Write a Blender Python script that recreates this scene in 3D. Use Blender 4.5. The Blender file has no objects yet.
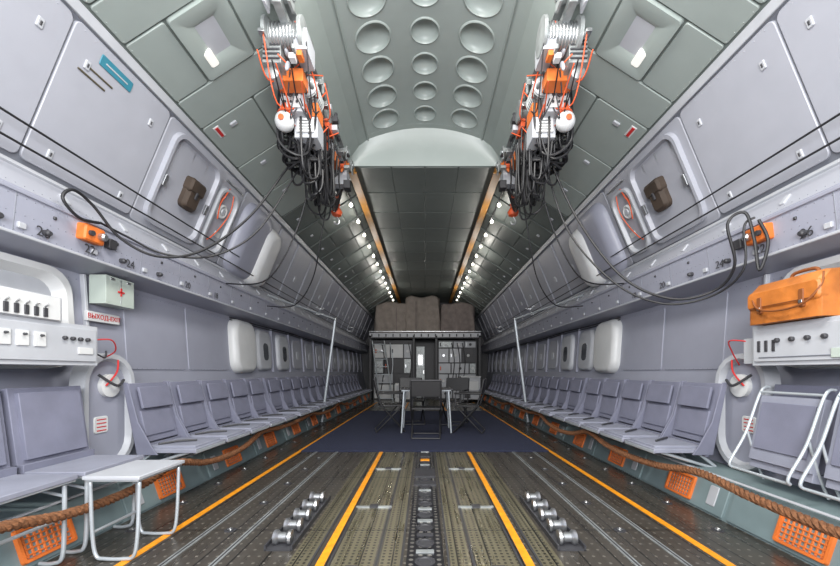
import bpy, bmesh, math, random
from mathutils import Vector, Matrix
random.seed(4)
SC=bpy.context.scene
COL=SC.collection
# ------------------------------------------------------------------ materials
def mat(name,c,rough=.5,metal=0.,var=.08,scale=6.,bump=0.,bscale=60.,emit=None,es=0.):
    m=bpy.data.materials.new(name); m.use_nodes=True
    nt=m.node_tree; b=nt.nodes['Principled BSDF']
    b.inputs['Roughness'].default_value=rough; b.inputs['Metallic'].default_value=metal
    b.inputs['Base Color'].default_value=(*c,1)
    tc=nt.nodes.new('ShaderNodeTexCoord')
    if var>0:
        n=nt.nodes.new('ShaderNodeTexNoise'); n.inputs['Scale'].default_value=scale; n.inputs['Detail'].default_value=5
        nt.links.new(tc.outputs['Object'],n.inputs['Vector'])
        r=nt.nodes.new('ShaderNodeValToRGB'); r.color_ramp.elements[0].position=.3; r.color_ramp.elements[1].position=.7
        r.color_ramp.elements[0].color=(*[x*(1-var) for x in c],1); r.color_ramp.elements[1].color=(*[min(1,x*(1+var)) for x in c],1)
        nt.links.new(n.outputs['Fac'],r.inputs['Fac']); nt.links.new(r.outputs['Color'],b.inputs['Base Color'])
    if bump>0:
        n2=nt.nodes.new('ShaderNodeTexNoise'); n2.inputs['Scale'].default_value=bscale
        nt.links.new(tc.outputs['Object'],n2.inputs['Vector'])
        bp=nt.nodes.new('ShaderNodeBump'); bp.inputs['Strength'].default_value=bump; bp.inputs['Distance'].default_value=.01
        nt.links.new(n2.outputs['Fac'],bp.inputs['Height']); nt.links.new(bp.outputs['Normal'],b.inputs['Normal'])
    if emit:
        b.inputs['Emission Color'].default_value=(*emit,1); b.inputs['Emission Strength'].default_value=es
    return m
M={}
M['wall']=mat('wall_paint_blue_grey',(.30,.31,.375),.42,var=.03)
M['wallseam']=mat('wall_seam_grey',(.18,.19,.22),.5,var=.03)
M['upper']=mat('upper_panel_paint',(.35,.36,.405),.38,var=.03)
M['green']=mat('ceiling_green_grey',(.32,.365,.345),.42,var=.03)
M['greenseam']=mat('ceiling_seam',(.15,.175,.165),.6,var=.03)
M['greenshade']=mat('rear_ceiling_green_shaded',(.13,.15,.142),.42,var=.05)  # ceiling green darkened: light falloff towards the rear put into the colour
M['dimple']=mat('dimpled_ceiling_paint',(.38,.43,.41),.36,var=.02)
M['white']=mat('off_white_paint',(.60,.61,.61),.4,var=.04)
M['ltgrey']=mat('light_grey_enamel',(.43,.445,.475),.4,var=.05)
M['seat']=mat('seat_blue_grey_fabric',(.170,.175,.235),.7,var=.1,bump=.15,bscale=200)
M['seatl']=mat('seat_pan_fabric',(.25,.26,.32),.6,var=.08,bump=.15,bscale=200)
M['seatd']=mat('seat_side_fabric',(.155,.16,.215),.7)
M['teal']=mat('box_teal_grey',(.18,.24,.25),.5)
M['orange']=mat('orange_grille_paint',(.70,.17,.03),.5,var=.1)
M['orred']=mat('orange_red_paint',(.65,.10,.03),.45,var=.12)
M['yellow']=mat('yellow_line_paint',(.80,.30,.010),.5,var=.18,scale=20)
M['railyel']=mat('rail_ochre_paint',(.42,.19,.035),.5,var=.15)
M['black']=mat('black_rubber',(.012,.012,.014),.5,var=.1)
M['dark']=mat('dark_grey_metal',(.04,.04,.045),.5)
M['steel']=mat('brushed_steel',(.50,.51,.52),.3,.9,var=.08,scale=30)
M['hoist']=mat('hoist_grey_metal',(.30,.32,.32),.4,.3,var=.25,scale=14)
M['rope']=mat('brown_rope',(.17,.070,.028),.85,var=.35,scale=60,bump=.8,bscale=80)
M['bag']=mat('orange_leather',(.46,.145,.025),.5,var=.25,scale=9,bump=.3,bscale=30)
M['bagd']=mat('dark_leather',(.20,.06,.013),.6)
M['pouch']=mat('brown_pouch',(.05,.034,.024),.7,var=.3)
M['mat']=mat('navy_carpet',(.018,.023,.055),.95,var=.25,scale=40,bump=.4,bscale=300)
M['cover']=mat('beige_canvas_cover',(.26,.225,.20),.85,var=.15,bump=.4,bscale=12)
M['coverb']=mat('brown_canvas_cover',(.19,.16,.15),.9,var=.2,bump=.5,bscale=12)
M['red']=mat('red_paint',(.55,.03,.03),.45)
M['blue']=mat('blue_sticker',(.04,.20,.27),.4)
M['tube']=mat('aluminium_tube',(.46,.50,.53),.35,.3)
M['mint']=mat('mint_plastic',(.44,.50,.45),.4,var=.03)
M['glass']=mat('porthole_dark_glass',(.06,.065,.075),.1)
M['bulb']=mat('bulb_glow',(1,1,.9),.4,var=0,emit=(1,.95,.80),es=7)
M['lampglow']=mat('lamp_diffuser',(.7,.7,.66),.4,var=0,emit=(1,.96,.88),es=.45)
M['brown']=mat('gold_dark_strip',(.08,.065,.04),.4)

def floor_mat():
    m=bpy.data.materials.new('perforated_floor_metal'); m.use_nodes=True
    nt=m.node_tree; N=nt.nodes; L=nt.links; b=N['Principled BSDF']
    tc=N.new('ShaderNodeTexCoord'); sx=N.new('ShaderNodeSeparateXYZ'); L.new(tc.outputs['Object'],sx.inputs[0])
    def mth(op,a,bv=None,c=None):
        n=N.new('ShaderNodeMath'); n.operation=op
        for i,v in enumerate((a,bv,c)):
            if v is None: continue
            if isinstance(v,(int,float)): n.inputs[i].default_value=v
            else: L.new(v,n.inputs[i])
        return n.outputs[0]
    X=sx.outputs[0]; Y=sx.outputs[1]; AX=mth('ABSOLUTE',X)
    def dots(px,py,r):
        fx=mth('SUBTRACT',mth('FRACT',mth('DIVIDE',mth('ADD',X,10),px)),.5); fy=mth('SUBTRACT',mth('FRACT',mth('DIVIDE',Y,py)),.5)
        dx=mth('MULTIPLY',fx,px); dy=mth('MULTIPLY',fy,py)
        d=mth('SQRT',mth('ADD',mth('MULTIPLY',dx,dx),mth('MULTIPLY',dy,dy)))
        return mth('LESS_THAN',d,r)
    def band(a,c): return mth('MULTIPLY',mth('GREATER_THAN',AX,a),mth('LESS_THAN',AX,c))
    olive=mth('MAXIMUM',band(.13,.24),mth('MAXIMUM',band(.27,.49),band(.60,.72)))
    centre=mth('LESS_THAN',AX,.10)
    d1=dots(.034,.034,.0085); d2=dots(.0567,.075,.0085)
    seam=mth('LESS_THAN',mth('FRACT',mth('DIVIDE',AX,.17)),.05)
    yseam=mth('LESS_THAN',mth('FRACT',mth('DIVIDE',Y,1.2)),.008)
    ns=N.new('ShaderNodeTexNoise'); ns.inputs['Detail'].default_value=8
    mp=N.new('ShaderNodeMapping'); mp.inputs['Scale'].default_value=(14,1.2,1); L.new(tc.outputs['Object'],mp.inputs[0]); L.new(mp.outputs[0],ns.inputs['Vector'])
    ns.inputs['Scale'].default_value=1.5
    def mix(f,a,c):
        n=N.new('ShaderNodeMix'); n.data_type='RGBA'; L.new(f,n.inputs[0])
        for i,v in ((6,a),(7,c)):
            if isinstance(v,tuple): n.inputs[i].default_value=(*v,1)
            else: L.new(v,n.inputs[i])
        return n.outputs[2]
    base=mix(ns.outputs['Fac'],(.045,.040,.034),(.135,.12,.10))
    base=mix(mth('MULTIPLY',d2,mth('SUBTRACT',1,olive)),base,(.24,.22,.19))
    ol=mix(ns.outputs['Fac'],(.12,.105,.065),(.27,.245,.165))
    ol=mix(d1,ol,(.03,.03,.025))
    c=mix(olive,base,ol)
    ce=mix(dots(.05,.05,.012),(.025,.025,.03),(.22,.21,.19))
    c=mix(centre,c,ce)
    c=mix(mth('MAXIMUM',seam,yseam),c,(.012,.012,.012))
    L.new(c,b.inputs['Base Color']); b.inputs['Metallic'].default_value=.45
    rr=N.new('ShaderNodeMapRange'); L.new(ns.outputs['Fac'],rr.inputs[0]); rr.inputs[3].default_value=.18; rr.inputs[4].default_value=.40
    L.new(rr.outputs[0],b.inputs['Roughness'])
    bp=N.new('ShaderNodeBump'); bp.inputs['Strength'].default_value=.5; bp.inputs['Distance'].default_value=.004
    L.new(mth('SUBTRACT',mth('MULTIPLY',d2,1),mth('MULTIPLY',d1,olive)),bp.inputs['Height']); L.new(bp.outputs['Normal'],b.inputs['Normal'])
    return m
M['floor']=floor_mat()

# ------------------------------------------------------------------ mesh builder
class MB:
    def __init__(s): s.v=[];s.f=[];s.m=[];s.mats=[]
    def mi(s,k):
        if k not in s.mats: s.mats.append(k)
        return s.mats.index(k)
    def add(s,vs,fs,k):
        o=len(s.v); s.v+= [tuple(p) for p in vs]; i=s.mi(k)
        for f in fs: s.f.append([o+a for a in f]); s.m.append(i)
    def box(s,c,size,k,R=None):
        hx,hy,hz=[q/2 for q in size]; c=Vector(c)
        vs=[Vector((x,y,z)) for x in(-hx,hx) for y in(-hy,hy) for z in(-hz,hz)]
        if R: vs=[R@p for p in vs]
        vs=[p+c for p in vs]
        s.add(vs,[(0,1,3,2),(4,6,7,5),(0,4,5,1),(2,3,7,6),(0,2,6,4),(1,5,7,3)],k)
    def cyl(s,a,b,r,k,r2=None,n=14):
        a=Vector(a);b=Vector(b);r2=r if r2 is None else r2
        d=(b-a).normalized(); u=d.orthogonal().normalized(); w=d.cross(u)
        vs=[];fs=[]
        for p,q in((a,r),(b,r2)):
            for i in range(n):
                t=2*math.pi*i/n; vs.append(p+u*math.cos(t)*q+w*math.sin(t)*q)
        for i in range(n): j=(i+1)%n; fs.append((i,j,n+j,n+i))
        fs.append(tuple(range(n))); fs.append(tuple(range(2*n-1,n-1,-1)))
        s.add(vs,fs,k)
    def lathe(s,o,ax,prof,k,n=20):
        o=Vector(o);d=Vector(ax).normalized();u=d.orthogonal().normalized();w=d.cross(u)
        vs=[];fs=[]
        for r,h in prof:
            for i in range(n):
                t=2*math.pi*i/n; vs.append(o+d*h+(u*math.cos(t)+w*math.sin(t))*max(r,.0005))
        for j in range(len(prof)-1):
            for i in range(n): q=(i+1)%n; fs.append((j*n+i,j*n+q,(j+1)*n+q,(j+1)*n+i))
        fs.append(tuple(range(n))); fs.append(tuple(range(len(prof)*n-1,(len(prof)-1)*n-1,-1)))
        s.add(vs,fs,k)
    def sph(s,c,r,k,n=16,sc=(1,1,1)):
        vs=[];fs=[];m=n//2
        for j in range(m+1):
            ph=math.pi*j/m
            for i in range(n):
                t=2*math.pi*i/n
                vs.append((c[0]+r*sc[0]*math.sin(ph)*math.cos(t),c[1]+r*sc[1]*math.sin(ph)*math.sin(t),c[2]+r*sc[2]*math.cos(ph)))
        for j in range(m):
            for i in range(n): q=(i+1)%n; fs.append((j*n+i,j*n+q,(j+1)*n+q,(j+1)*n+i))
        s.add(vs,fs,k)
    def tube(s,pts,r,k,n=8,smooth=6,closed=False):
        P=[Vector(p) for p in pts]
        if smooth>1 and len(P)>2:
            Q=[];m=len(P)
            rng=range(m) if closed else range(m-1)
            for i in rng:
                if closed: p0,p1,p2,p3=P[i-1],P[i],P[(i+1)%m],P[(i+2)%m]
                else: p0,p1,p2,p3=P[max(i-1,0)],P[i],P[i+1],P[min(i+2,m-1)]
                for a in range(smooth):
                    t=a/smooth
                    Q.append(.5*((2*p1)+(p2-p0)*t+(2*p0-5*p1+4*p2-p3)*t*t+(3*p1-p0-3*p2+p3)*t**3))
            if not closed: Q.append(P[-1])
            P=Q
        vs=[];fs=[];u=None;m=len(P)
        for i,p in enumerate(P):
            if closed: d=(P[(i+1)%m]-P[i-1])
            else: d=P[min(i+1,m-1)]-P[max(i-1,0)]
            if d.length<1e-7: d=Vector((0,0,1))
            d.normalize()
            if u is None: u=d.orthogonal().normalized()
            else:
                u=u-d*u.dot(d)
                u=u.normalized() if u.length>1e-5 else d.orthogonal().normalized()
            w=d.cross(u)
            for a in range(n):
                t=2*math.pi*a/n; vs.append(p+(u*math.cos(t)+w*math.sin(t))*r)
        for i in range(m if closed else m-1):
            j=(i+1)%m
            for a in range(n): q=(a+1)%n; fs.append((i*n+a,i*n+q,j*n+q,j*n+a))
        if not closed: fs.append(tuple(range(n-1,-1,-1))); fs.append(tuple(range((m-1)*n,m*n)))
        s.add(vs,fs,k)
    def rr(s,a0,a1,b0,b1,r,n=5):
        r=min(r,abs(a1-a0)/2.01,abs(b1-b0)/2.01); out=[]
        for cx,cy,st in((a1-r,b1-r,0),(a0+r,b1-r,1),(a0+r,b0+r,2),(a1-r,b0+r,3)):
            for i in range(n+1):
                t=math.pi/2*(st+i/n); out.append((cx+r*math.cos(t),cy+r*math.sin(t)))
        return out
    def panel(s,F,a0,a1,b0,b1,h,k,r=.02,ch=.004,base=0.):
        ch=min(ch,h*.6)
        o=s.rr(a0,a1,b0,b1,r); i=s.rr(a0+ch,a1-ch,b0+ch,b1-ch,max(r-ch,.001)); n=len(o)
        vs=[F(a,b,base) for a,b in o]+[F(a,b,base+h-ch) for a,b in o]+[F(a,b,base+h) for a,b in i]
        fs=[]
        for q in range(2):
            for a in range(n): c=(a+1)%n; fs.append((q*n+a,q*n+c,(q+1)*n+c,(q+1)*n+a))
        fs.append(tuple(range(2*n,3*n))); s.add(vs,fs,k)
    def dome(s,F,a0,a1,b0,b1,h,k,r=.15,edge=.12):
        n=None;vs=[];fs=[];rings=7
        for q in range(rings):
            t=q/(rings-1); ins=edge*(1-math.cos(t*math.pi/2)); hh=h*math.sin(t*math.pi/2)
            o=s.rr(a0+ins,a1-ins,b0+ins,b1-ins,max(r-ins*.6,.02)); n=len(o); vs+=[F(a,b,hh) for a,b in o]
        for q in range(rings-1):
            for a in range(n): c=(a+1)%n; fs.append((q*n+a,q*n+c,(q+1)*n+c,(q+1)*n+a))
        fs.append(tuple(range((rings-1)*n,rings*n))); s.add(vs,fs,k)
    def ring(s,F,a0,a1,b0,b1,w,h,k,kf,r=.05,slope=.02,fl=.002):
        o=s.rr(a0,a1,b0,b1,r); t=s.rr(a0+.006,a1-.006,b0+.006,b1-.006,r); i=s.rr(a0+w,a1-w,b0+w,b1-w,max(r-w*.5,.01)); j=s.rr(a0+w+slope,a1-w-slope,b0+w+slope,b1-w-slope,max(r-w*.5-slope*.5,.01)); n=len(o)
        vs=[F(a,b,0) for a,b in o]+[F(a,b,h) for a,b in t]+[F(a,b,h) for a,b in i]+[F(a,b,fl) for a,b in j]
        fs=[]
        for q in range(3):
            for a in range(n): c=(a+1)%n; fs.append((q*n+a,q*n+c,(q+1)*n+c,(q+1)*n+a))
        s.add(vs,fs,k); s.add([F(a,b,fl) for a,b in j],[tuple(range(n))],kf)
    def make(s,name,parent=None,bevel=0,angle=35,loc=None,fix=True):
        me=bpy.data.meshes.new(name); me.from_pydata(s.v,[],s.f)
        for k in s.mats: me.materials.append(M[k])
        for p,i in zip(me.polygons,s.m): p.material_index=i; p.use_smooth=True
        if fix:
            bm=bmesh.new(); bm.from_mesh(me); bmesh.ops.recalc_face_normals(bm,faces=bm.faces); bm.to_mesh(me); bm.free()
        me.set_sharp_from_angle(angle=math.radians(angle)); me.update()
        ob=bpy.data.objects.new(name,me); COL.objects.link(ob)
        if loc: ob.location=loc
        if parent: ob.parent=parent
        if bevel:
            b=ob.modifiers.new('bevel','BEVEL'); b.width=bevel; b.segments=2; b.limit_method='ANGLE'; b.angle_limit=math.radians(40)
        return ob
def text(body,name,loc,size,k,ax,up,parent,extr=.001):
    c=bpy.data.curves.new(name,'FONT'); c.body=body; c.size=size; c.align_x='CENTER'; c.align_y='CENTER'; c.extrude=extr
    c.materials.append(M[k]); o=bpy.data.objects.new(name,c); COL.objects.link(o)
    ax=Vector(ax).normalized(); up=Vector(up).normalized(); nz=ax.cross(up)
    o.matrix_world=Matrix(((ax.x,up.x,nz.x,loc[0]),(ax.y,up.y,nz.y,loc[1]),(ax.z,up.z,nz.z,loc[2]),(0,0,0,1)))
    if parent:
        o.parent=parent; o.matrix_parent_inverse=parent.matrix_world.inverted()
    return o

Y0,Y1=-1.5,15.6
# ------------------------------------------------------------------ profile segments (half section, metres)
PA=((2.05,3.20),(1.05,3.85))
PB=((2.45,2.25),(2.05,3.20))
PC=((2.33,1.78),(2.30,2.05))
PC2=((2.30,2.05),(2.45,2.25))
PD=((2.55,1.00),(2.60,1.74))
PE=((2.38,.27),(2.55,1.00))
PF=((2.0,0.),(2.09,.27))
def frame(seg,s):
    (x0,z0),(x1,z1)=seg; L=math.hypot(x1-x0,z1-z0); tx,tz=(x1-x0)/L,(z1-z0)/L
    nx,nz=-tz,tx
    def F(y,t,n): return Vector((s*(x0+tx*t+nx*n),y,z0+tz*t+nz*n))
    F.L=L
    return F
def sheet(mb,seg,s,y0,y1,k):
    (x0,z0),(x1,z1)=seg
    mb.add([(s*x0,y0,z0),(s*x0,y1,z0),(s*x1,y1,z1),(s*x1,y0,z1)],[(0,1,2,3)],k)
def rivets(mb,F,a0,a1,t,step,k,r=.006,base=0.):
    n=int((a1-a0)/step)
    for i in range(n+1):
        y=a0+i*step
        p=[F(y+r*math.cos(q*math.pi/3),t+r*math.sin(q*math.pi/3),base) for q in range(6)]
        mb.add(p+[F(y,t,base+.004)],[(q,(q+1)%6,6) for q in range(6)],k)

WALL={}
for s,sn in((-1,'left'),(1,'right')):
    w=MB()
    for seg,k in((PB,'wallseam'),(PC,'wall'),(PC2,'upper'),(((2.60,1.74),(2.33,1.78)),'wall'),(PD,'wall'),(PE,'wall'),(((2.09,.27),(2.38,.27)),'teal'),(PF,'teal')):
        sheet(w,seg,s,Y0,Y1,k)
    W=w.make('wall_'+sn,fix=False); WALL[s]=W
    F=frame(PB,s); p=MB(); L=F.L
    for a,b in((-1.4,.2),(.215,1.25),(1.265,2.25),(2.265,3.10)):
        p.panel(F,a,b,.04,L-.09,.018,'upper',.04)
        for yy in (a+.14,b-.14):
            for t0 in(.12,L-.30):
                p.panel(F,yy-.018,yy+.018,t0,t0+.055,.008,'ltgrey',.006,base=.018); p.panel(F,yy-.006,yy+.006,t0+.015,t0+.04,.004,'dark',.002,base=.026)
        for t0 in(.055,L-.115): rivets(p,F,a+.06,b-.05,t0,.075,'upper',.004,base=.018)
    p.panel(F,Y0,Y1,L-.075,L-.01,.03,'ltgrey',.005)
    p.panel(F,3.12,4.42,.02,L-.09,.012,'upper',.05)
    p.ring(F,3.20,3.92,.06,.90,.035,.05,'upper','wall',.12)
    p.ring(F,3.98,4.36,.08,.80,.03,.05,'ltgrey','wall',.13)
    p.panel(F,4.44,5.50,.02,L-.09,.012,'upper',.04)
    p.dome(F,4.50,5.22,-.02,.90,.13,'wall',.20,.16)
    p.dome(F,4.98,5.44,-.05,.80,.20,'white',.18,.12)
    yy=5.54
    while yy<15.3:
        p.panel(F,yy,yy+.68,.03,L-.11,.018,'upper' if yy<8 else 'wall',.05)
        p.panel(F,yy+.27,yy+.37,.35,.45,.010,'ltgrey',.02,base=.018)
        p.panel(F,yy+.705,yy+.745,.03,L-.11,.03,'upper',.01); yy+=.78
    for yy in (3.3,3.5,3.7): p.panel(F,yy,yy+.02,.75,.84,.012,'white',.005)
    p.make('upper_side_panels',W,angle=30)
    d=MB()
    c=F(4.14,.55,.01); nrm=(F(0,0,1)-F(0,0,0))
    d.lathe(c,nrm,[(.075,0),(.075,.03),(.06,.035),(.06,.02)],'white'); d.lathe(c+nrm*.03,nrm,[(.035,0),(.03,.01)],'ltgrey')
    d.tube([F(4.20,.78,.04),F(4.24,.6,.05),F(4.2,.4,.04),F(4.1,.25,.05),F(4.06,.2,.04)],.006,'orred')
    d.tube([F(4.10,.80,.04),F(4.06,.7,.05),F(4.05,.6,.04),F(4.08,.45,.05)],.006,'orred')
    d.panel(F,4.02,4.08,.62,.74,.02,'orred',.01); d.panel(F,4.18,4.28,.28,.34,.02,'white',.01)
    d.tube([F(4.0,.85,.04),F(4.3,.85,.06)],.01,'steel')
    for yy in(3.26,3.86): d.panel(F,yy-.02,yy+.02,.4,.5,.02,'steel',.006,base=.04)
    d.make('emergency_door_fittings',W)
    pb=MB(); pb.panel(F,3.52,3.72,.34,.62,.07,'pouch',.05,.03,base=.01); pb.panel(F,3.51,3.73,.50,.63,.08,'pouch',.03,.02,base=.01); pb.panel(F,3.605,3.635,.46,.53,.010,'dark',.005,base=.085)
    pb.make('wall_pouch')
    # service band
    b=MB(); G=frame(PC,s); G2=frame(PC2,s)
    b.panel(G,Y0,Y1,.238,.262,.012,'wall',.004); b.panel(G,Y0,Y1,.0,.018,.012,'ltgrey',.004)
    b.panel(G2,Y0,Y1,.205,.24,.02,'ltgrey',.004)
    yy=-1.2
    while yy<15:
        b.panel(G,yy,yy+.045,.045,.08,.014,'ltgrey',.008); b.panel(G,yy+.2,yy+.22,.17,.19,.010,'dark',.005)
        b.panel(G2,yy+.3,yy+.34,.05,.13,.012,'ltgrey',.01)
        b.panel(G,yy+.46,yy+.466,.0,.26,.003,'wallseam',.002)
        yy+=.48
    rivets(b,G,-1.2,9,.125,.05,'wallseam',.004); rivets(b,G,-1.2,9,.222,.05,'wallseam',.004); rivets(b,G,-1.2,9,.03,.05,'wallseam',.004); rivets(b,G2,-1.2,9,.03,.05,'wallseam',.004)
    for yy in(2.05,2.32,2.9,3.3): b.lathe(G(yy,.07,0),G(0,0,1)-G(0,0,0),[(.018,0),(.018,.03),(.012,.04)],'dark')
    b.make('service_band_trim',W,angle=30)
    ob=MB(); ob.panel(G,2.52,2.68,.11,.22,.06,'orange',.015,.01); ob.lathe(G(2.64,.165,.06),G(0,0,1)-G(0,0,0),[(.026,0),(.026,.03),(.018,.04)],'steel'); ob.lathe(G(2.56,.165,.06),G(0,0,1)-G(0,0,0),[(.018,0),(.018,.02)],'dark')
    ob.panel(G,2.74,2.81,.12,.19,.04,'dark',.01)
    ob.make('orange_junction_box',W)
    ax=(0,1,0) if s<0 else (0,-1,0)
    for body,yy in(('24',2.98),('22',2.62),('26',2.30),('20',3.7),('18',4.2)):
        text(body,'frame_number_'+body,G(yy,.065,.014),.085,'dark',ax,(0,0,1),W)
    # lower wall
    q=MB(); D=frame(PD,s)
    for a,bb in((1.2,2.0),(3.25,4.05),(4.1,4.9)):
        q.panel(D,a,bb,.02,.70,.008,'wall',.03)
    q.ring(D,2.02,2.72,.02,.72,.05,.07,'white','ltgrey',.16,.04)
    q.panel(D,2.86,2.885,.0,.74,.03,'ltgrey',.008)
    q.dome(D,4.98,5.60,-.02,.72,.11,'white',.16,.07)
    yy=5.75; j=0
    while yy<15:
        if j<2:
            q.dome(D,yy,yy+.5,.02,.66,.06,'ltgrey',.12,.05); q.panel(D,yy+.16,yy+.34,.18,.45,.008,'glass',.07,base=.058)
        else:
            q.panel(D,yy,yy+.5,.06,.62,.02,'upper',.10,.01); q.panel(D,yy+.18,yy+.32,.24,.40,.010,'ltgrey',.06,base=.02)
        q.panel(D,yy+.6,yy+.63,.0,.72,.03,'wall',.006); yy+=.80; j+=1
    for t in(.03,.69): rivets(q,D,1.2,5,t,.06,'wallseam',.004,base=.008)
    for t,r_ in((.745,.010),(.715,.007)):
        q.tube([D(y_*1.0,t-.02+.01*math.sin(y_*2),.03) for y_ in range(5,15)],r_,'dark',6,3)
    q.make('lower_wall_panels',W,angle=30)
    # kick boxes with orange grilles
    K=frame(PF,s); g=MB(); yy=.6
    while yy<14:
        g.panel(K,yy,yy+.94,.01,.265,.012,'teal',.012)
        g.ring(K,yy+.30,yy+.60,.03,.215,.02,.03,'orange','bagd',.015,.004)
        for i in range(8):
            g.panel(K,yy+.335+i*.03,yy+.347+i*.03,.055,.192,.012,'orange',.002,.002,base=.006)
        for i in range(5):
            g.panel(K,yy+.325,yy+.575,.066+i*.028,.074+i*.028,.012,'orange',.002,.002,base=.008)
        g.panel(K,yy+.08,yy+.16,.06,.20,.006,'ltgrey',.01,base=.012)
        yy+=.98
    g.panel(frame(((2.05,.272),(2.40,.272)),s),Y0,14,-.02,.0,.01,'ltgrey',.003)
    g.make('kick_box_grilles',W)
    # slanted ceiling side panels
    sl=MB(); A=frame(PA,s); LA=A.L
    sheet(sl,PA,s,Y0,Y1,'greenseam')
    for a,c in((-1.4,-.4),(-.385,.6),(.615,1.6),(1.615,2.28)): sl.panel(A,a,c,.02,LA-.09,.016,'green',.03)
    sl.panel(A,2.295,2.555,.02,LA-.09,.016,'green',.02); sl.panel(A,3.115,3.44,.02,LA-.09,.016,'green',.02)
    sl.panel(A,2.57,3.10,.02,.325,.016,'green',.02); sl.panel(A,2.57,3.10,.795,LA-.09,.016,'green',.02)
    sl.ring(A,2.57,3.10,.34,.78,.09,.03,'green','ltgrey',.03,.05,fl=.004)
    sl.panel(A,2.88,3.01,.42,.49,.03,'lampglow',.02,base=.004)
    for a,c in((3.455,4.10),(4.115,4.75),(4.765,5.38)):
        sl.panel(A,a,c,.02,.56,.016,'green',.03); sl.panel(A,a,c,.575,LA-.09,.016,'green',.03)
        sl.panel(A,a+.1,a+.14,.25,.32,.014,'ltgrey',.01,base=.016)
    yy=5.4
    while yy<15.3:
        for t0,t1 in((.02,.40),(.42,.78),(.80,LA-.06)):
            sl.panel(A,yy,yy+.6,t0,t1,.016,'greenshade',.03)
        sl.panel(A,yy+.62,yy+.66,.02,LA-.05,.03,'greenshade',.008)
        sl.panel(A,yy+.25,yy+.30,.15,.2,.014,'ltgrey',.01,base=.016); yy+=.68
    for t in(.035,LA-.105): rivets(sl,A,1.0,5.3,t,.07,'green',.005,base=.016)
    sl.make('ceiling_slope_'+sn,W,angle=30)
    st=MB(); st.panel(A,3.50,3.64,.10,.16,.006,'white',.005,base=.016); st.panel(A,3.51,3.63,.115,.145,.004,'red',.003,base=.022); st.make('warning_label')
    # porthole hatch beside seats
    h=MB()
    def H(y,t,n,s=s): return Vector((s*(2.40-n),y,.28+t))
    h.ring(H,2.56,3.02,0,.86,.04,.10,'ltgrey','wall',.22,.02,fl=.06)
    h.lathe(H(2.80,.62,.06),(-s,0,0),[(.085,0),(.085,.03),(.07,.035),(.0,.035)],'white')
    h.tube([H(2.86,.82,.09),H(2.80,.72,.13),H(2.74,.62,.1)],.006,'red'); h.tube([H(2.70,.70,.08),H(2.80,.62,.13),H(2.9,.66,.1)],.010,'dark')
    h.panel(H,2.68,2.80,.28,.40,.008,'white',.02,base=.06)
    for i in range(4): h.panel(H,2.70,2.78,.295+i*.026,.303+i*.026,.002,'red',.001,.001,base=.068)
    h.make('round_hatch_door',W)

F=frame(PB,-1)
st=MB(); st.panel(F,2.46,2.72,.82,.89,.004,'blue',.01,base=.02); st.panel(F,2.50,2.68,.848,.858,.003,'ltgrey',.005,base=.024); st.make('blue_information_sticker')
st=MB(); st.panel(F,2.36,2.56,.70,.712,.004,'brown',.004,base=.02); st.panel(F,2.40,2.60,.75,.762,.004,'brown',.004,base=.02); st.make('dark_label_strips')
# ------------------------------------------------------------------ floor
f=MB(); f.add([(-2.05,Y0,0),(2.05,Y0,0),(2.05,Y1,0),(-2.05,Y1,0)],[(0,1,2,3)],'floor'); FL=f.make('floor',fix=False)
y=MB()
for x in(-1.58,-.545,.545,1.58): y.box((x,5.5,.0012),(.045,14,.0024),'yellow')
y.make('yellow_floor_lines',FL)
t=MB()
for sx in(-1,1):
    for xx in(.60,.255,.50,.125): t.box((sx*xx,5,.003),(.012,13,.006),'dark')
    for xx in(1.10,1.36): t.box((sx*xx,5,.0025),(.030,13,.005),'hoist'); t.box((sx*xx,5,.0055),(.010,13,.001),'dark')
    for i in range(22):
        yy=.9+i*.5
        for xx in(1.23,1.85):
            t.lathe((sx*xx,yy,0),(0,0,1),[(.036,0),(.036,.004),(.026,.006),(.022,.002)],'dark',16)
            t.tube([(sx*xx+.014*math.cos(a),yy+.014*math.sin(a),.008) for a in [k*math.pi/4 for k in range(8)]],.003,'steel',6,2,True)
    for yy in(2.8,1.9,3.9): t.box((sx*.375,yy,.006),(.26,.022,.012),'hoist'); t.box((sx*.375,yy,.014),(.06,.06,.01),'dark')
for i in range(24):
    yy=.9+i*.22
    t.lathe((0,yy,0),(0,0,1),[(.055,0),(.055,.005),(.04,.007),(.035,.002)],'dark',16)
    t.box((0,yy+.11,.004),(.10,.03,.008),'hoist' if i%3 else 'dark')
t.box((0,3.75,.006),(.2,.3,.012),'dark'); t.box((0,4.3,.006),(.10,.06,.012),'yellow'); t.box((0,4.5,.006),(.12,.10,.012),'dark'); t.box((0,3.4,.006),(.20,.12,.012),'dark')
t.make('floor_tie_down_fittings',FL)
for sx in(-1,1):
    r=MB()
    for xx in(.745,.895): r.box((sx*xx,2.55,.016),(.010,.86,.032),'dark')
    r.box((sx*.82,2.55,.004),(.15,.86,.008),'dark')
    for i in range(5):
        yy=2.2+i*.175
        r.lathe((sx*.82-.055,yy,.045),(1,0,0),[(.02,0),(.04,.004),(.042,.02),(.028,.035),(.028,.075),(.042,.09),(.04,.106),(.02,.11)],'steel',18)
    r.make('cargo_roller_tray')
c=MB(); c.box((0,7.2,.008),(3.10,4.9,.016),'mat'); c.make('navy_floor_mat',bevel=.004)

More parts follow.
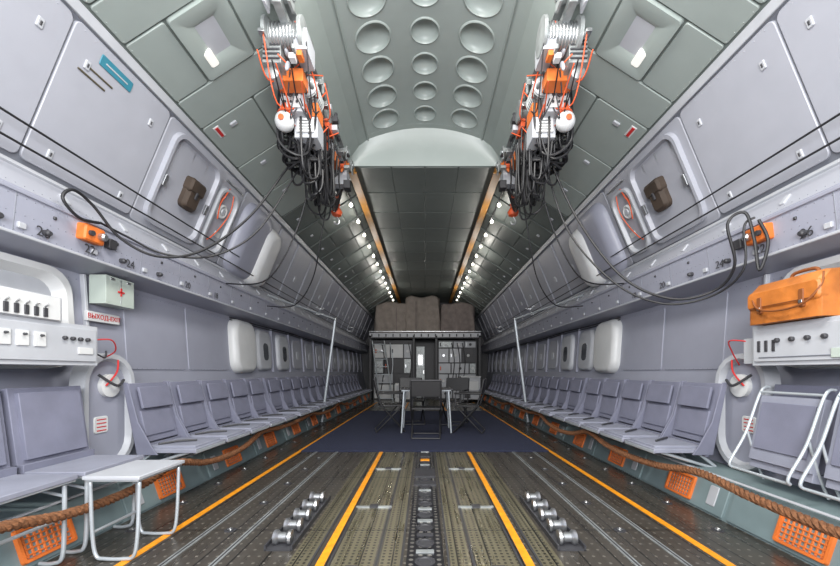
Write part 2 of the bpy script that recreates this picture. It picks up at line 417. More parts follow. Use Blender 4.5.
# ------------------------------------------------------------------ ceiling
ce=MB(); YE=5.18; ZR=3.85
def zc(x): return 4.33-.16*(x/.78)**2
row=.395; Ys=YE-.09
nrow=10; NN=40
def cell(x0,x1,y0,y1,r):
    cx=(x0+x1)/2; cy=(y0+y1)/2
    if abs(cx)>.1: cx=math.copysign(.505,cx)
    vs=[];fs=[]
    outer=[];hx0,hx1,hy0,hy1=x0-cx,x1-cx,y0-cy,y1-cy
    angs=[2*math.pi*i/NN for i in range(NN)]
    for (xx,yy) in((hx1,hy1),(hx0,hy1),(hx0,hy0),(hx1,hy0)):
        a=math.atan2(yy,xx)%(2*math.pi); i=min(range(NN),key=lambda q:abs(((angs[q]-a+math.pi)%(2*math.pi))-math.pi)); angs[i]=a
    for a in angs:
        c_,s_=math.cos(a),math.sin(a)
        tx=(hx1/c_ if c_>0 else hx0/c_) if abs(c_)>1e-9 else 1e9
        ty=(hy1/s_ if s_>0 else hy0/s_) if abs(s_)>1e-9 else 1e9
        t=min(tx,ty); outer.append((cx+c_*t,cy+s_*t))
    prof=[(1.12,-.0),(1.10,-.008),(1.04,-.012),(1.0,-.006)]+[(math.cos(q*math.pi/2/8),.085*math.sin(q*math.pi/2/8)) for q in range(1,8)]
    vs+=[(x,y_,zc(x)) for x,y_ in outer]
    for k,dz in prof:
        for a in angs:
            x=cx+r*k*math.cos(a); y_=cy+r*k*math.sin(a); vs.append((x,y_,zc(x)+dz))
    R_=len(prof)+1
    for q in range(R_-1):
        for i in range(NN): j=(i+1)%NN; fs.append((q*NN+i,q*NN+j,(q+1)*NN+j,(q+1)*NN+i))
    vs.append((cx,cy,zc(cx)+.086)); last=len(vs)-1
    for i in range(NN): fs.append(((R_-1)*NN+i,(R_-1)*NN+(i+1)%NN,last))
    ce.add(vs,fs,'dimple')
for rj in range(nrow):
    y1_=Ys-rj*row; y0_=y1_-row
    cell(-.78,-.26,y0_,y1_,.158); cell(-.26,.26,y0_,y1_,.132); cell(.26,.78,y0_,y1_,.158)
def arc(y0,y1,k,xs):
    for (xa,za),(xb,zb) in zip(xs[:-1],xs[1:]): ce.add([(xa,y0,za),(xb,y0,zb),(xb,y1,zb),(xa,y1,za)],[(0,1,2,3)],k)
top=[(-.78+1.56*i/12, zc(-.78+1.56*i/12)) for i in range(13)]
arc(Y0,Ys-nrow*row,'dimple',top); arc(Ys,YE,'dimple',top)
for s in(-1,1):
    arc(Y0,YE,'green',[(s*.78,4.17),(s*.90,4.08),(s*1.0,3.94),(s*1.05,3.85)])
vs=[]
ys=[(YE,1.),(YE+.02,.88),(YE+.05,.70),(YE+.07,.4),(YE+.08,0.)]
full=[(-1.05,3.85),(-1.0,3.94),(-.9,4.08)]+top+[(.9,4.08),(1.0,3.94),(1.05,3.85)]
N_=len(full)
for yv,kk in ys:
    for x,z in full: vs.append((x,yv,3.85+(z-3.85)*kk))
fs=[(a*N_+i,a*N_+i+1,(a+1)*N_+i+1,(a+1)*N_+i) for a in range(len(ys)-1) for i in range(N_-1)]
ce.add(vs,fs,'dimple')
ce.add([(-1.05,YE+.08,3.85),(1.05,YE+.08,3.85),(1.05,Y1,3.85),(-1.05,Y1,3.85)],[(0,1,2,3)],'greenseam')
CE=ce.make('ceiling',angle=40,fix=False)
rb=MB()
for s in(-1,1): rb.tube([(s*.775,Y0,4.165),(s*.775,YE,4.165)],.012,'green',8,1)
rb.make('ceiling_panel_ribs',CE)
cp=MB()
def C(yv,x,n): return Vector((x,yv,3.85-n))
yy=5.28
while yy<15.3:
    for a,b in((-.93,-.475),(-.462,-.007),(.007,.462),(.475,.93)): cp.panel(C,yy,yy+.725,a,b,.012,'greenshade',.02)
    yy+=.745
cp.make('rear_ceiling_panels',CE)
wb=MB(); wb.add([(-2.6,Y1,0),(2.6,Y1,0),(2.6,Y1,2.2),(2.05,Y1,3.2),(1.05,Y1,3.86),(-1.05,Y1,3.86),(-2.05,Y1,3.2),(-2.6,Y1,2.2)],[tuple(range(8))],'dark'); wb.make('wall_back',fix=False)

# ------------------------------------------------------------------ rails, bulbs
for s in(-1,1):
    r=MB()
    r.box((s*1.0,10.2,3.80),(.05,9.9,.09),'railyel'); r.box((s*1.0,10.2,3.75),(.11,9.9,.015),'railyel')
    r.box((s*1.06,2.0,3.83),(.05,7.0,.09),'hoist'); r.box((s*1.06,2.0,3.78),(.12,7.0,.015),'hoist')
    r.make('overhead_crane_rail')
    b=MB()
    b.tube([(s*1.17,5.6,3.70),(s*1.17,14.5,3.70)],.010,'dark',smooth=1)
    for i in range(13):
        yy=6.0+i*.66
        b.cyl((s*1.17,yy,3.70),(s*1.17,yy,3.66),.018,'white'); b.sph((s*1.17,yy,3.635),.030,'bulb',12)
    BO=b.make('string_of_bulbs')
    for j in(0,3,6,9):
        l=bpy.data.lights.new('bulb_light','POINT'); l.energy=7; l.shadow_soft_size=.03; l.color=(1,.96,.88)
        lo=bpy.data.objects.new('bulb_light_source',l); COL.objects.link(lo); lo.location=(s*1.12,6.33+j*.66,3.42); lo.parent=BO

# ------------------------------------------------------------------ hoists
def hoist(s):
    h=MB(); rnd=random.Random(7)
    X=lambda x:s*x
    def bx(x,y,z,a,b,c,k): h.box((s*x,y,z),(a,b,c),k)
    for yy in(2.75,3.2,3.65,4.2,4.75,5.05):
        bx(1.06,yy,3.745,.20,.12,.05,'hoist'); bx(.97,yy,3.72,.02,.10,.16,'hoist'); bx(1.15,yy,3.72,.02,.10,.16,'ltgrey')
        for q in(-1,1): h.lathe((s*1.06+q*.09,yy,3.74),(q,0,0),[(.045,0),(.045,.02),(.02,.03)],'steel')
    bx(1.06,3.95,3.66,.06,2.5,.05,'hoist')
    h.lathe((X(1.06)-.17,2.95,3.60),(1,0,0),[(.05,0),(.13,.005),(.13,.03),(.085,.04),(.085,.26),(.13,.27),(.13,.30),(.05,.31)],'hoist',22)
    for i in range(9): h.tube([(X(1.06)-.11+i*.025,2.95+.09*math.cos(a),3.60+.09*math.sin(a)) for a in [k*math.pi/5 for k in range(10)]],.009,'steel',6,1,True)
    bx(1.18,3.02,3.50,.14,.2,.24,'hoist'); bx(.95,3.0,3.54,.10,.22,.16,'ltgrey')
    for i in range(6): bx(1.18,2.915,3.41+i*.035,.13,.01,.012,'dark')
    bx(1.10,3.12,3.39,.24,.14,.10,'orange'); h.lathe((X(1.2),3.1,3.36),(0,-1,0),[(.06,0),(.06,.12),(.03,.14)],'hoist')
    h.lathe((X(1.02),3.25,3.46),(0,1,0),[(.05,0),(.085,.02),(.085,.26),(.06,.3),(.03,.32)],'ltgrey')
    for i in range(8): h.lathe((X(1.02),3.28+i*.03,3.46),(0,1,0),[(.085,0),(.094,.002),(.094,.008),(.085,.01)],'hoist')
    bx(1.13,3.35,3.30,.20,.26,.18,'ltgrey'); bx(1.13,3.215,3.30,.16,.02,.13,'white'); bx(1.13,3.203,3.34,.12,.01,.02,'dark')
    for i in range(3): h.lathe((X(1.08+.05*i),3.205,3.28),(0,-1,0),[(.012,0),(.01,.01)],'dark',8)
    bx(.98,3.42,3.30,.08,.18,.12,'orange'); bx(1.16,3.28,3.43,.12,.12,.06,'orred')
    bx(1.04,3.42,3.14,.20,.2,.18,'ltgrey'); bx(1.04,3.31,3.15,.15,.02,.12,'white')
    for i in range(4): bx(1.04,3.298,3.11+i*.025,.11,.006,.006,'dark')
    h.sph((X(1.19),3.22,3.12),.08,'white',20); h.lathe((X(1.19),3.22,3.185),(0,0,1),[(.06,0),(.05,.02),(.03,.04),(.02,.10)],'orred')
    h.lathe((X(1.19),3.145,3.11),(0,-1,0),[(.025,0),(.025,.010),(.01,.012)],'orred')
    h.lathe((X(1.06)-.14,3.8,3.60),(1,0,0),[(.04,0),(.10,.005),(.10,.03),(.07,.04),(.07,.2),(.10,.21),(.10,.24),(.04,.25)],'hoist',20)
    bx(1.12,3.92,3.45,.16,.2,.16,'ltgrey'); bx(.99,3.9,3.5,.06,.2,.10,'orred'); bx(1.1,4.1,3.56,.14,.16,.1,'white')
    h.lathe((X(1.10),4.25,3.54),(0,1,0),[(.03,0),(.07,.02),(.07,.2),(.03,.24)],'ltgrey')
    bx(1.05,4.35,3.42,.1,.2,.10,'orange')
    bx(1.10,4.95,3.50,.2,.2,.20,'ltgrey'); bx(1.0,4.9,3.40,.08,.12,.1,'dark'); h.lathe((X(1.18),4.8,3.45),(0,-1,0),[(.05,0),(.05,.06),(.02,.07)],'white')
    bx(1.12,5.12,3.62,.14,.2,.12,'hoist'); bx(1.05,4.78,3.6,.08,.05,.08,'orred')
    for i in range(80):
        yy=rnd.uniform(2.8,4.9); zz=3.72-(rnd.random()*.38 if yy<3.6 else rnd.random()*.24)
        xx=1.07+rnd.uniform(-.15,.15)
        k=rnd.choice(['steel','dark','white','orange','hoist','ltgrey','dark','dark','steel','hoist'])
        if i%2: h.lathe((X(xx),yy,zz),(0,-1,0) if i%4==1 else (s*.2,-.2,-1),[(.016,0),(.020,.03),(.014,.06),(.006,.07)],k,10)
        else: h.box((X(xx),yy,zz),(rnd.uniform(.02,.07),rnd.uniform(.03,.08),rnd.uniform(.02,.06)),k)
    for i in range(38):
        ya=rnd.uniform(2.8,3.7); yb=ya+rnd.uniform(.15,.6); xa=1.07+rnd.uniform(-.17,.17); xb=1.07+rnd.uniform(-.17,.17)
        za=rnd.uniform(3.22,3.72); zb=rnd.uniform(3.3,3.7)
        h.tube([(X(xa),ya,za),(X(xa+rnd.uniform(-.06,.06)),(ya+yb)/2,min(za,zb)-rnd.uniform(.03,.14)),(X(xb),yb,zb)],.006,rnd.choice(['orred','black','black','dark','orred']),6)
    HO=h.make('cargo_hoist_winch',bevel=.005)
    c=MB()
    for i in range(60):
        xa=1.10+rnd.uniform(-.15,.14); ya=rnd.uniform(3.30,4.2); xb=1.10+rnd.uniform(-.14,.18); yb=ya+rnd.uniform(-.18,.3)
        zb=rnd.uniform(2.66,3.12)
        c.tube([(X(xa),ya,3.42),(X(xa-.01),ya,3.2),(X(xa+.2*(xb-xa)),ya+.05,zb+.1),(X((xa+xb)/2),(ya+yb)/2,zb),(X(xb),yb,zb+.1),(X(xb+.01),yb,3.2),(X(xb),yb,3.4)],.010,'black',6)
    for i in range(14):
        z=2.92+i*.022; x0=1.12+.008*i
        c.tube([(X(x0+(.16+.01*(i%3))*math.cos(a)),3.6+.15*math.sin(a),z+.04*math.sin(2*a+i)) for a in [k*math.pi/4 for k in range(8)]],.010,'black',6,4,True)
    c.tube([(X(1.05),3.9,3.4),(X(1.15),4.3,3.0),(X(1.13),4.7,3.05),(X(1.1),5.0,3.4)],.012,'black'); c.tube([(X(1.0),3.9,3.4),(X(1.07),4.2,3.15),(X(1.12),4.8,3.2),(X(1.1),5.1,3.5)],.01,'orred')
    for i in range(10): c.tube([(X(1.05+.01*i),4.1,3.4),(X(1.08+.012*i),4.4,2.95+.03*i),(X(1.12),4.8,3.05+.02*i),(X(1.08+.01*i),5.0,3.42)],.009,'black')
    c.make('hanging_cable_bundle',HO)
    k=MB(); k.cyl((X(1.16),5.0,3.58),(X(1.16),5.0,3.2),.006,'black')
    k.lathe((X(1.16),5.0,3.04),(0,0,1),[(.02,0),(.06,.02),(.075,.06),(.05,.10),(.03,.13),(.045,.16),(.03,.19)],'orred')
    k.tube([(X(1.16),5,3.04),(X(1.16)+.03,5,2.99),(X(1.16)+.02,5,2.95),(X(1.16)-.02,5,2.95),(X(1.16)-.03,5,2.98)],.009,'steel')
    k.make('hook_block',HO)
hoist(-1); hoist(1)

# ------------------------------------------------------------------ long cables
def cable(pts,r=.011,name='power_cable',k='black'):
    c=MB(); c.tube(pts,r,k,8,8); return c.make(name)
cable([(-1.15,3.7,3.15),(-1.28,3.6,2.96),(-1.56,3.4,2.40),(-1.80,3.1,2.00),(-2.02,2.9,1.88),(-2.17,2.72,1.95),(-2.23,2.55,2.12),(-2.24,2.42,2.16),(-2.25,2.36,2.08),(-2.24,2.46,2.0),(-2.23,2.6,2.02)],.010)
cable([(-1.15,3.7,3.1),(-1.24,3.6,2.85),(-1.50,3.4,2.26),(-1.78,3.2,1.98),(-2.05,3.0,1.93),(-2.20,2.8,2.0),(-2.24,2.62,2.03)],.008)
cable([(1.15,3.6,3.1),(1.38,3.5,2.45),(1.64,3.2,1.82),(1.93,3.0,1.58),(2.17,2.85,1.61),(2.2,2.7,1.76),(2.11,2.65,2.03),(2.19,2.6,2.09),(2.21,2.55,1.89),(2.20,2.5,1.67),(2.24,2.48,1.85),(2.24,2.55,2.02)],.010)
cable([(1.13,3.65,3.1),(1.32,3.55,2.35),(1.60,3.25,1.78),(1.9,3.05,1.55),(2.15,2.85,1.57),(2.23,2.66,1.72),(2.20,2.62,2.0),(2.24,2.58,2.05)],.008)
for s in(-1,1):
    cable([(s*1.15,4.6,3.3),(s*1.28,4.7,2.7),(s*1.45,4.9,2.2),(s*1.75,5.1,1.9),(s*2.2,5.3,1.92)],.008)
    cable([(s*1.12,3.9,3.2),(s*1.35,4.0,2.5),(s*1.7,4.1,2.0),(s*2.25,4.3,2.0)],.008)
    for z,x in((2.30,2.28),(2.42,2.26)):
        c=MB(); c.tube([(s*x,-1.4,z),(s*x,4,z-.02),(s*(x-.02),9,z-.03),(s*x,14.5,z)],.007,'black',6,4)
        for yy in(1.0,5.2,8.5,12.): c.box((s*(x+.07),yy,z-.01),(.16,.03,.03),'steel')
        c.make('tension_wire',WALL[s])

# ------------------------------------------------------------------ seats
def seat_mesh():
    m=MB()
    R=Matrix.Rotation(math.radians(-13),3,'Y')
    m.box((-.10,0,.68),(.040,.42,.47),'seat',R)
    m.box((-.078,0,.80),(.020,.34,.17),'seat',R); m.box((-.060,0,.60),(.022,.34,.20),'seat',R)
    m.box((.16,0,.400),(.44,.43,.035),'seatl'); m.box((.16,0,.424),(.39,.36,.020),'seatl')
    m.box((.375,0,.392),(.012,.42,.03),'tube')
    for q in(-1,1):
        vs=[];y0=q*.217;y1=q*.228
        pr=[(-.17,.92),(-.13,.92),(-.05,.62),(.05,.44),(.10,.37),(-.06,.37)]
        for yv in (y0,y1): vs+=[(x,yv,z) for x,z in pr]
        n=6; fs=[tuple(range(n)),tuple(range(2*n-1,n-1,-1))]+[(i,(i+1)%n,n+(i+1)%n,n+i) for i in range(n)]
        m.add(vs,fs,'seatd')
        m.cyl((.30,q*.17,.38),(-.10,q*.17,.26),.012,'tube'); m.cyl((.02,q*.17,.38),(-.12,q*.17,.27),.012,'tube')
    m.box((-.02,0,.40),(.03,.44,.09),'seatd')
    m.tube([(.05,-.15,.440),(.15,-.05,.448),(.25,.02,.442)],.010,'dark',6)
    return m
sm=seat_mesh(); first=None
def place_seat(s,yv):
    global first
    if first is None:
        first=sm.make('folding_troop_seat',bevel=.008); o=first
    else:
        o=bpy.data.objects.new('folding_troop_seat',first.data); COL.objects.link(o)
        b=o.modifiers.new('bevel','BEVEL'); b.width=.008; b.segments=2; b.limit_method='ANGLE'; b.angle_limit=math.radians(40)
    o.location=(s*2.12,yv,0)
    o.rotation_euler=(0,0,0 if s<0 else math.pi)
for s in(-1,1):
    yy=3.10
    for i in range(20):
        place_seat(s,yy); yy+=.468
        if i%5==4: yy+=.10
# near left unfolded pair
for yv in(1.79,2.26):
    m=MB(); R=Matrix.Rotation(math.radians(-8),3,'Y')
    m.box((-2.24,yv,.68),(.05,.44,.46),'seat',R); m.box((-2.21,yv,.70),(.03,.37,.37),'seat',R); m.box((-2.18,yv,.475),(.05,.44,.05),'seatd')
    m.box((-2.01,yv,.448),(.36,.43,.026),'seatl'); m.box((-2.01,yv,.430),(.35,.42,.012),'tube')
    for q in(-1,1):
        y2=yv+q*.17
        m.tube([(-1.86,y2,.42),(-1.86,y2,.25),(-1.87,y2,.05),(-1.92,y2,.012),(-1.99,y2,.012)],.011,'tube')
        m.tube([(-1.86,y2,.36),(-2.0,y2,.39),(-2.16,y2,.41)],.009,'tube')
    m.cyl((-1.86,yv-.17,.25),(-1.86,yv+.17,.25),.009,'tube')
    m.make('unfolded_jump_seat',bevel=.008)
m=MB(); m.box((-1.64,2.17,.445),(.30,.38,.020),'ltgrey'); m.box((-1.64,2.17,.430),(.28,.36,.012),'tube')
for yv in(2.01,2.33):
    m.tube([(-1.77,yv,.42),(-1.76,yv,.15),(-1.74,yv,.03),(-1.69,yv,.012),(-1.59,yv,.012),(-1.54,yv,.03),(-1.52,yv,.15),(-1.51,yv,.42)],.010,'tube')
m.cyl((-1.76,2.01,.15),(-1.76,2.33,.15),.008,'tube')
m.make('folding_step_bench',bevel=.006)
# near right folded pair
for yv in(1.82,2.29):
    m=MB(); R=Matrix.Rotation(math.radians(12),3,'Y')
    m.box((2.28,yv,.67),(.05,.43,.50),'seat',R)
    m.box((2.18,yv,.64),(.04,.40,.42),'seatl',R); m.box((2.157,yv,.66),(.010,.34,.30),'seat',R)
    for q in(-1,1):
        y2=yv+q*.20
        m.tube([(2.26,y2,.90),(2.20,y2,.87),(2.10,y2,.60),(2.00,y2,.42),(2.01,y2,.38)],.009,'tube')
        m.tube([(2.11,y2,.62),(2.17,y2,.42),(2.22,y2,.30)],.008,'tube')
    m.cyl((2.01,yv-.20,.38),(2.01,yv+.20,.38),.009,'tube'); m.cyl((2.20,yv-.20,.87),(2.20,yv+.20,.87),.009,'tube')
    m.box((2.19,yv,.40),(.12,.40,.05),'seatl',R)
    m.make('folded_jump_seat',bevel=.008)

# ------------------------------------------------------------------ ropes
def rope(s,pts):
    r=MB()
    P=[Vector(p) for p in pts]; Q=[]
    m=len(P)
    for i in range(m-1):
        p0,p1,p2,p3=P[max(i-1,0)],P[i],P[i+1],P[min(i+2,m-1)]
        n=max(6,int((p2-p1).length/.012))
        for a in range(n):
            t=a/n; Q.append(.5*((2*p1)+(p2-p0)*t+(2*p0-5*p1+4*p2-p3)*t*t+(3*p1-p0-3*p2+p3)*t**3))
    for ph in(0,2.09,4.19):
        out=[]
        for i,p in enumerate(Q):
            d=(Q[min(i+1,len(Q)-1)]-Q[max(i-1,0)]).normalized(); u=d.cross(Vector((0,0,1))).normalized(); w=d.cross(u)
            a=i*.75+ph; out.append(p+(u*math.cos(a)+w*math.sin(a))*.013)
        r.tube(out,.015,'rope',6,1)
    r.make('brown_safety_rope')
def swag(s,x,ys,zt,sag):
    pts=[]
    for j,(a,b) in enumerate(zip(ys[:-1],ys[1:])):
        sg=sag*(1+.5*((j*7)%3-1))
        for i in range(4):
            t=i/4; pts.append((s*x,a+(b-a)*t,zt-sg*4*t*(1-t)))
    pts.append((s*x,ys[-1],zt)); return pts
rope(-1,swag(-1,1.80,[.9,1.60,2.75,4.2,6.0,8.0,10.5],.34,.07))
rope(1,swag(1,1.80,[.9,2.5,4.2,6.0,8.0,10.5],.34,.08))

# ------------------------------------------------------------------ struts
for s in(-1,1):
    m=MB(); m.cyl((s*1.96,7.2,.0),(s*1.70,7.2,2.0),.024,'tube'); m.lathe((s*1.96,7.2,.0),(0,0,1),[(.05,0),(.05,.03),(.03,.05)],'dark')
    m.cyl((s*1.70,7.2,2.0),(s*2.36,5.7,2.15),.016,'tube'); m.sph((s*1.70,7.2,2.0),.035,'steel',12)
    m.make('stretcher_support_strut')

# ------------------------------------------------------------------ left equipment
def eq(m,s):
    m.box((s*2.30,2.15,1.165),(.36,.62,.25),'ltgrey'); m.box((s*2.116,2.15,1.165),(.012,.58,.20),'ltgrey')
m=MB(); eq(m,-1)
m.box((-2.28,1.98,1.36),(.34,.46,.14),'ltgrey'); m.box((-2.105,1.98,1.36),(.012,.42,.13),'white')
for i in range(7): m.box((-2.096,1.80+i*.05,1.33),(.008,.022,.05),'dark'); m.cyl((-2.10,1.80+i*.05,1.36),(-2.08,1.80+i*.05,1.375),.005,'steel',n=8)
for i in range(4): m.lathe((-2.11,2.22+i*.05,1.20),(1,0,0),[(.012,0),(.012,.016),(.008,.02)],'dark',12)
for i in range(3): m.box((-2.107,1.9+i*.09,1.18),(.01,.06,.08),'white'); m.lathe((-2.10,1.9+i*.09,1.2),(1,0,0),[(.008,0),(.006,.016)],'dark',8)
m.box((-2.107,2.36,1.13),(.008,.10,.04),'white')
m.box((-2.33,2.51,1.12),(.16,.10,.10),'ltgrey')
m.tube([(-2.2,2.46,1.2),(-2.15,2.6,1.22),(-2.2,2.7,1.15),(-2.3,2.72,1.1)],.005,'red')
m.tube([(-2.2,2.46,1.16),(-2.2,2.6,1.10),(-2.25,2.68,1.12),(-2.3,2.74,1.15)],.006,'dark')
m.make('loadmaster_control_panel',bevel=.008)
m=MB(); m.box((-2.50,3.04,1.635),(.13,.28,.22),'mint'); m.box((-2.432,3.04,1.635),(.004,.006,.19),'steel'); m.box((-2.429,3.04,1.635),(.006,.014,.065),'red'); m.box((-2.429,3.04,1.635),(.006,.065,.014),'red')
m.box((-2.44,2.96,1.725),(.02,.04,.02),'steel'); m.box((-2.44,3.12,1.725),(.02,.04,.02),'steel')
m.box((-2.57,3.04,1.56),(.03,.1,.05),'steel')
m.make('first_aid_box',bevel=.010)
m=MB(); m.box((-2.545,3.0,1.425),(.03,.30,.075),'white'); sg=m.make('exit_sign',bevel=.004)
text('ВЫХОД-EXIT','sign_text',(-2.527,3.0,1.425),.05,'red',(0,1,0),(0,0,1),sg)
m=MB(); eq(m,1)
m.box((2.30,2.52,1.14),(.24,.16,.17),'ltgrey')
for i in range(4): m.lathe((2.11,2.0+i*.09,1.19),(-1,0,0),[(.014,0),(.014,.016),(.01,.02)],'dark',12)
for i in range(3): m.box((2.108,2.3+i*.05,1.16),(.006,.02,.07),'dark')
m.box((2.108,1.93,1.10),(.01,.08,.05),'mint'); m.box((2.108,2.15,1.09),(.006,.5,.006),'wallseam')
m.tube([(2.2,2.55,1.2),(2.15,2.68,1.22),(2.22,2.75,1.15),(2.3,2.78,1.05)],.005,'red')
m.make('wall_electronics_unit',bevel=.008)
# orange leather case
m=MB()
def Bg(yv,t,n): return Vector((2.10-n,yv,1.295+t))
vs=[];pr=[(2.06,1.295),(2.06,1.49),(2.11,1.545),(2.22,1.555),(2.32,1.53),(2.35,1.49),(2.35,1.295)]
a,b=1.98,2.42
for yv in(a,a+.02,b-.02,b):
    k=.0 if yv in(a+.02,b-.02) else .012
    for x,z in pr: vs.append((2.2+(x-2.2)*(1-k*6),yv,1.295+(z-1.295)*(1-k*3)))
n=len(pr); fs=[tuple(range(n)),tuple(range(4*n-1,3*n-1,-1))]
for q in range(3): fs+=[(q*n+i,q*n+(i+1)%n,(q+1)*n+(i+1)%n,(q+1)*n+i) for i in range(n)]
m.add(vs,fs,'bag')
m.panel(Bg,1.975,2.425,.09,.20,.05,'bag',.03,.01,base=.0)
m.panel(Bg,2.0,2.40,.10,.105,.052,'bagd',.002,.001)
for yv in(2.07,2.33): m.panel(Bg,yv-.015,yv+.015,.06,.16,.056,'bagd',.008,.003); m.panel(Bg,yv-.011,yv+.011,.08,.10,.060,'steel',.005,.002)
m.tube([(2.2,2.12,1.55),(2.2,2.14,1.585),(2.2,2.26,1.585),(2.2,2.28,1.55)],.010,'bagd')
m.tube([(2.1,2.0,1.53),(2.06,1.98,1.45),(2.035,2.05,1.37),(2.03,2.2,1.355),(2.035,2.33,1.39),(2.07,2.41,1.49)],.006,'bagd')
m.make('orange_leather_case',bevel=.006)
m=MB(); m.lathe((2.28,2.53,1.226),(0,0,1),[(.05,0),(.05,.03),(.03,.05)],'dark'); m.make('rubber_stopper')

# ------------------------------------------------------------------ table and chairs
m=MB(); m.box((.02,6.4,.72),(.86,.62,.025),'dark'); m.box((.02,6.4,.70),(.80,.56,.025),'tube')
for q in(-1,1):
    m.cyl((.02+q*.36,6.13,.69),(.02+q*.40,6.10,.018),.014,'tube'); m.cyl((.02+q*.36,6.67,.69),(.02+q*.40,6.70,.018),.014,'tube')
    m.cyl((.02+q*.38,6.12,.35),(.02+q*.38,6.68,.35),.010,'tube')
m.make('folding_camp_table',bevel=.006)
def chair(x,y,rot,nm='folding_chair'):
    m=MB()
    m.box((0,0,.44),(.42,.38,.025),'black')
    R=Matrix.Rotation(math.radians(-10),3,'X')
    m.box((0,.235,.74),(.42,.02,.24),'black',R)
    for q in(-1,1):
        x0=q*.22
        m.tube([(x0,.27,.86),(x0,.21,.60),(x0,.16,.44),(x0,-.22,.014)],.014,'black',8,1)
        m.tube([(x0*.94,-.18,.44),(x0*.94,.24,.014)],.013,'black',8,1)
        m.tube([(x0,-.20,.64),(x0,.22,.64)],.016,'black',8,1); m.cyl((x0,-.18,.64),(x0,-.18,.44),.010,'dark')
    m.cyl((-.22,-.22,.014),(.22,-.22,.014),.011,'dark'); m.cyl((-.21,.24,.014),(.21,.24,.014),.011,'dark')
    m.cyl((-.22,.27,.86),(.22,.27,.86),.012,'dark')
    o=m.make(nm,bevel=.004,loc=(x,y,.017)); o.rotation_euler=(0,0,math.radians(rot)); return o
chair(-.58,6.35,100); chair(.72,6.25,-105); chair(.02,5.78,178); chair(-.25,7.25,8); chair(.55,7.15,-20)

# ------------------------------------------------------------------ far cargo
m=MB()
m.box((0,14.3,2.36),(3.96,1.6,.07),'ltgrey'); m.box((0,13.48,2.30),(3.96,.05,.16),'ltgrey'); m.box((0,13.47,2.44),(3.96,.03,.03),'steel')
m.box((0,13.44,2.21),(3.96,.05,.04),'dark')
for x in(-1.94,-.40,.40,1.94): m.box((x,13.5,1.15),(.08,.09,2.3),'dark')
for i in range(16): m.box((-1.88+i*.25,13.44,2.30),(.04,.02,.10),'dark')
m.make('cargo_rack_platform',bevel=.008)
def cab(x0,x1,z0,z1,y,k,nm):
    m=MB(); m.box(((x0+x1)/2,y+.4,(z0+z1)/2),(x1-x0,.8,z1-z0),k)
    r=random.Random(int(x0*100)); zc_=z0+.03
    while zc_<z1-.2:
        hgt=r.uniform(.3,.6); d=min(z1-.03,zc_+hgt); a=x0+.03
        while a<x1-.15:
            b=min(x1-.03,a+r.uniform(.25,.8))
            m.box(((a+b)/2,y-.012,(zc_+d)/2),(b-a-.04,.03,d-zc_-.04),r.choice(['ltgrey','white','hoist','ltgrey','dark','ltgrey']))
            if r.random()<.6: m.box((a+.08,y-.04,(zc_+d)/2),(.04,.03,.14),r.choice(['dark','steel','orred']))
            if r.random()<.6: m.cyl(((a+b)/2,y-.02,(zc_+d)/2),((a+b)/2,y-.06,(zc_+d)/2),.05,r.choice(['dark','steel','white']))
            a=b
        zc_=d
    for i in range(3):
        xa=r.uniform(x0+.1,x1-.1); m.tube([(xa,y-.06,z1-.1),(xa+.1,y-.08,z1*.6),(xa-.05,y-.07,.2)],.018,r.choice(['black','tube']))
    m.make(nm,bevel=.008)
cab(-1.88,-.45,.0,2.15,13.75,'dark','equipment_cabinet'); cab(.45,1.88,.0,2.15,13.75,'dark','equipment_cabinet')  # dark bodies paint in the shading low at the far end
m=MB(); m.box((0,14.3,1.05),(.74,.05,2.1),'dark')
m.box((-.17,14.22,1.0),(.30,.04,1.9),'hoist'); m.box((.17,14.22,1.0),(.30,.04,1.9),'dark'); m.box((-.17,14.19,1.45),(.18,.02,.4),'glass'); m.box((-.05,14.19,1.0),(.03,.04,.12),'steel')
m.make('cabin_door')
def lump(nm,x0,x1,y0,y1,z0,z1,k,sd):
    bm=bmesh.new(); bmesh.ops.create_cube(bm,size=1); bmesh.ops.subdivide_edges(bm,edges=bm.edges,cuts=15,use_grid_fill=True)
    for v in bm.verts:
        p=v.co; q=(abs(p.x)*2,abs(p.y)*2); top=max(0,p.z+.5)
        f_=1-.05*top*(q[0]**4+q[1]**4)/2
        z=p.z+(.03*math.sin(9*p.x+sd)+.015*math.sin(13*p.y+2*sd)-.10*(q[0]**6+q[1]**6)/2)*top
        fold=.035*math.sin(22*p.x+sd+2*math.sin(5*p.z))*(q[1]>.95)*(1-.4*top)
        v.co=Vector((x0+(x1-x0)*(p.x*f_+.5)+.03*math.sin(18*p.y+sd+3*p.z)*(q[0]>.95),y0+(y1-y0)*(p.y*f_+.5)+fold,z0+(z1-z0)*(z+.5)))
    me=bpy.data.meshes.new(nm); bm.to_mesh(me); bm.free()
    for f_ in me.polygons: f_.use_smooth=True
    me.materials.append(M[k]); o=bpy.data.objects.new(nm,me); COL.objects.link(o)
    st=MB(); t=.5+.2*math.sin(sd); x=x0+(x1-x0)*t; st.box((x,y0-.05,(z0+z1)/2-.1),(.035,.012,z1-z0-.3),'coverb'); st.make('cargo_strap',o)
lump('covered_cargo_bundle',-1.80,-.66,13.65,14.9,2.40,3.55,'cover',2)
lump('covered_cargo_bundle',-.70,.52,13.68,14.9,2.40,3.78,'cover',5)
lump('brown_cargo_bundle',.58,1.80,13.65,14.9,2.40,3.50,'coverb',7)
m=MB()
m.box((1.50,12.7,.46),(.62,.6,.72),'ltgrey'); m.box((1.50,12.39,.55),(.5,.02,.3),'white'); m.box((1.38,12.38,.25),(.2,.02,.2),'dark'); m.box((1.50,12.7,.84),(.66,.64,.04),'white')
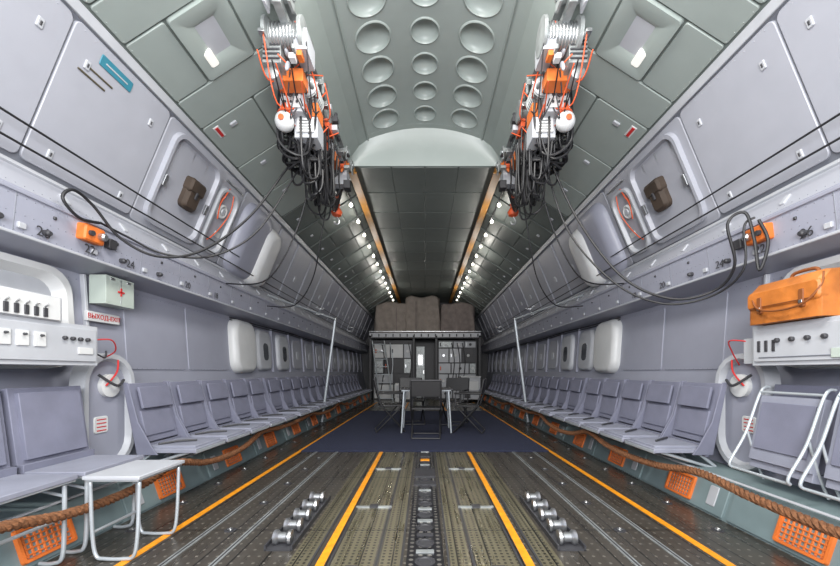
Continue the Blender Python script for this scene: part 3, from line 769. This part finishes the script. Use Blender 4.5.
for a in(-.24,.24):
    for b in(-.22,.22): m.cyl((1.50+a-.02,12.7+b,.06),(1.50+a+.02,12.7+b,.06),.06,'dark')
m.make('ground_equipment_cart',bevel=.01)
m=MB()
for q in(0,.42): m.cyl((-1.85+q,13.3,2.1),(-1.45+q,12.3,.0),.022,'tube')
for i in range(8):
    t=(i+.5)/8; m.cyl((-1.85+.40*t,13.3-t,2.1*(1-t)),(-1.43+.40*t,13.3-t,2.1*(1-t)),.015,'tube')
m.make('access_ladder')
m=MB(); m.box((-.75,12.9,.31),(.5,.45,.62),'white'); m.box((-.75,12.66,.35),(.4,.02,.4),'ltgrey'); m.box((-.75,12.645,.5),(.14,.02,.03),'dark'); m.make('white_storage_box',bevel=.02)

# ------------------------------------------------------------------ lights
def fill_lamp(name,loc,rot,sx,sy,e,col=(1,1,1)):  # added area fill with a plain housing, kept out of view
    hb=MB(); hb.box((0,0,.03),(sx+.06,sy+.06,.04),'white'); o=hb.make(name,loc=loc); o.rotation_euler=rot
    l=bpy.data.lights.new(name+'_light','AREA'); l.shape='RECTANGLE'; l.size=sx; l.size_y=sy; l.energy=e; l.color=col
    lo=bpy.data.objects.new('light_source',l); COL.objects.link(lo); lo.parent=o
fill_lamp('added_ceiling_fill',(0,.6,4.12),(math.radians(20),0,0),1.2,1.0,125,(1,.97,.92))  # unseen overhead fill, added to brighten the near hold
fill_lamp('added_ceiling_fill',(0,2.3,4.12),(math.radians(12),0,0),1.0,.5,60,(1,.97,.92))  # second unseen overhead fill, also added
fill_lamp('added_rear_fill',(0,-1.3,1.9),(math.radians(100),0,0),2.4,1.2,300,(.98,.98,1))  # unseen fill added behind the camera, facing forward
w=bpy.data.worlds.new('world'); SC.world=w; w.use_nodes=True; w.node_tree.nodes['Background'].inputs[0].default_value=(.88,.93,1,1); w.node_tree.nodes['Background'].inputs[1].default_value=.9
SC.view_settings.view_transform='Standard'; SC.view_settings.exposure=0
# ------------------------------------------------------------------ camera
cd=bpy.data.cameras.new('camera'); cd.sensor_width=36; cd.lens=36*380/840; cd.clip_start=.05
cd.shift_x=-(425-420)/840; cd.shift_y=(372-283)/840
co=bpy.data.objects.new('camera',cd); COL.objects.link(co); co.location=(0,0,1.0); co.rotation_euler=(math.pi/2,0,0); SC.camera=co
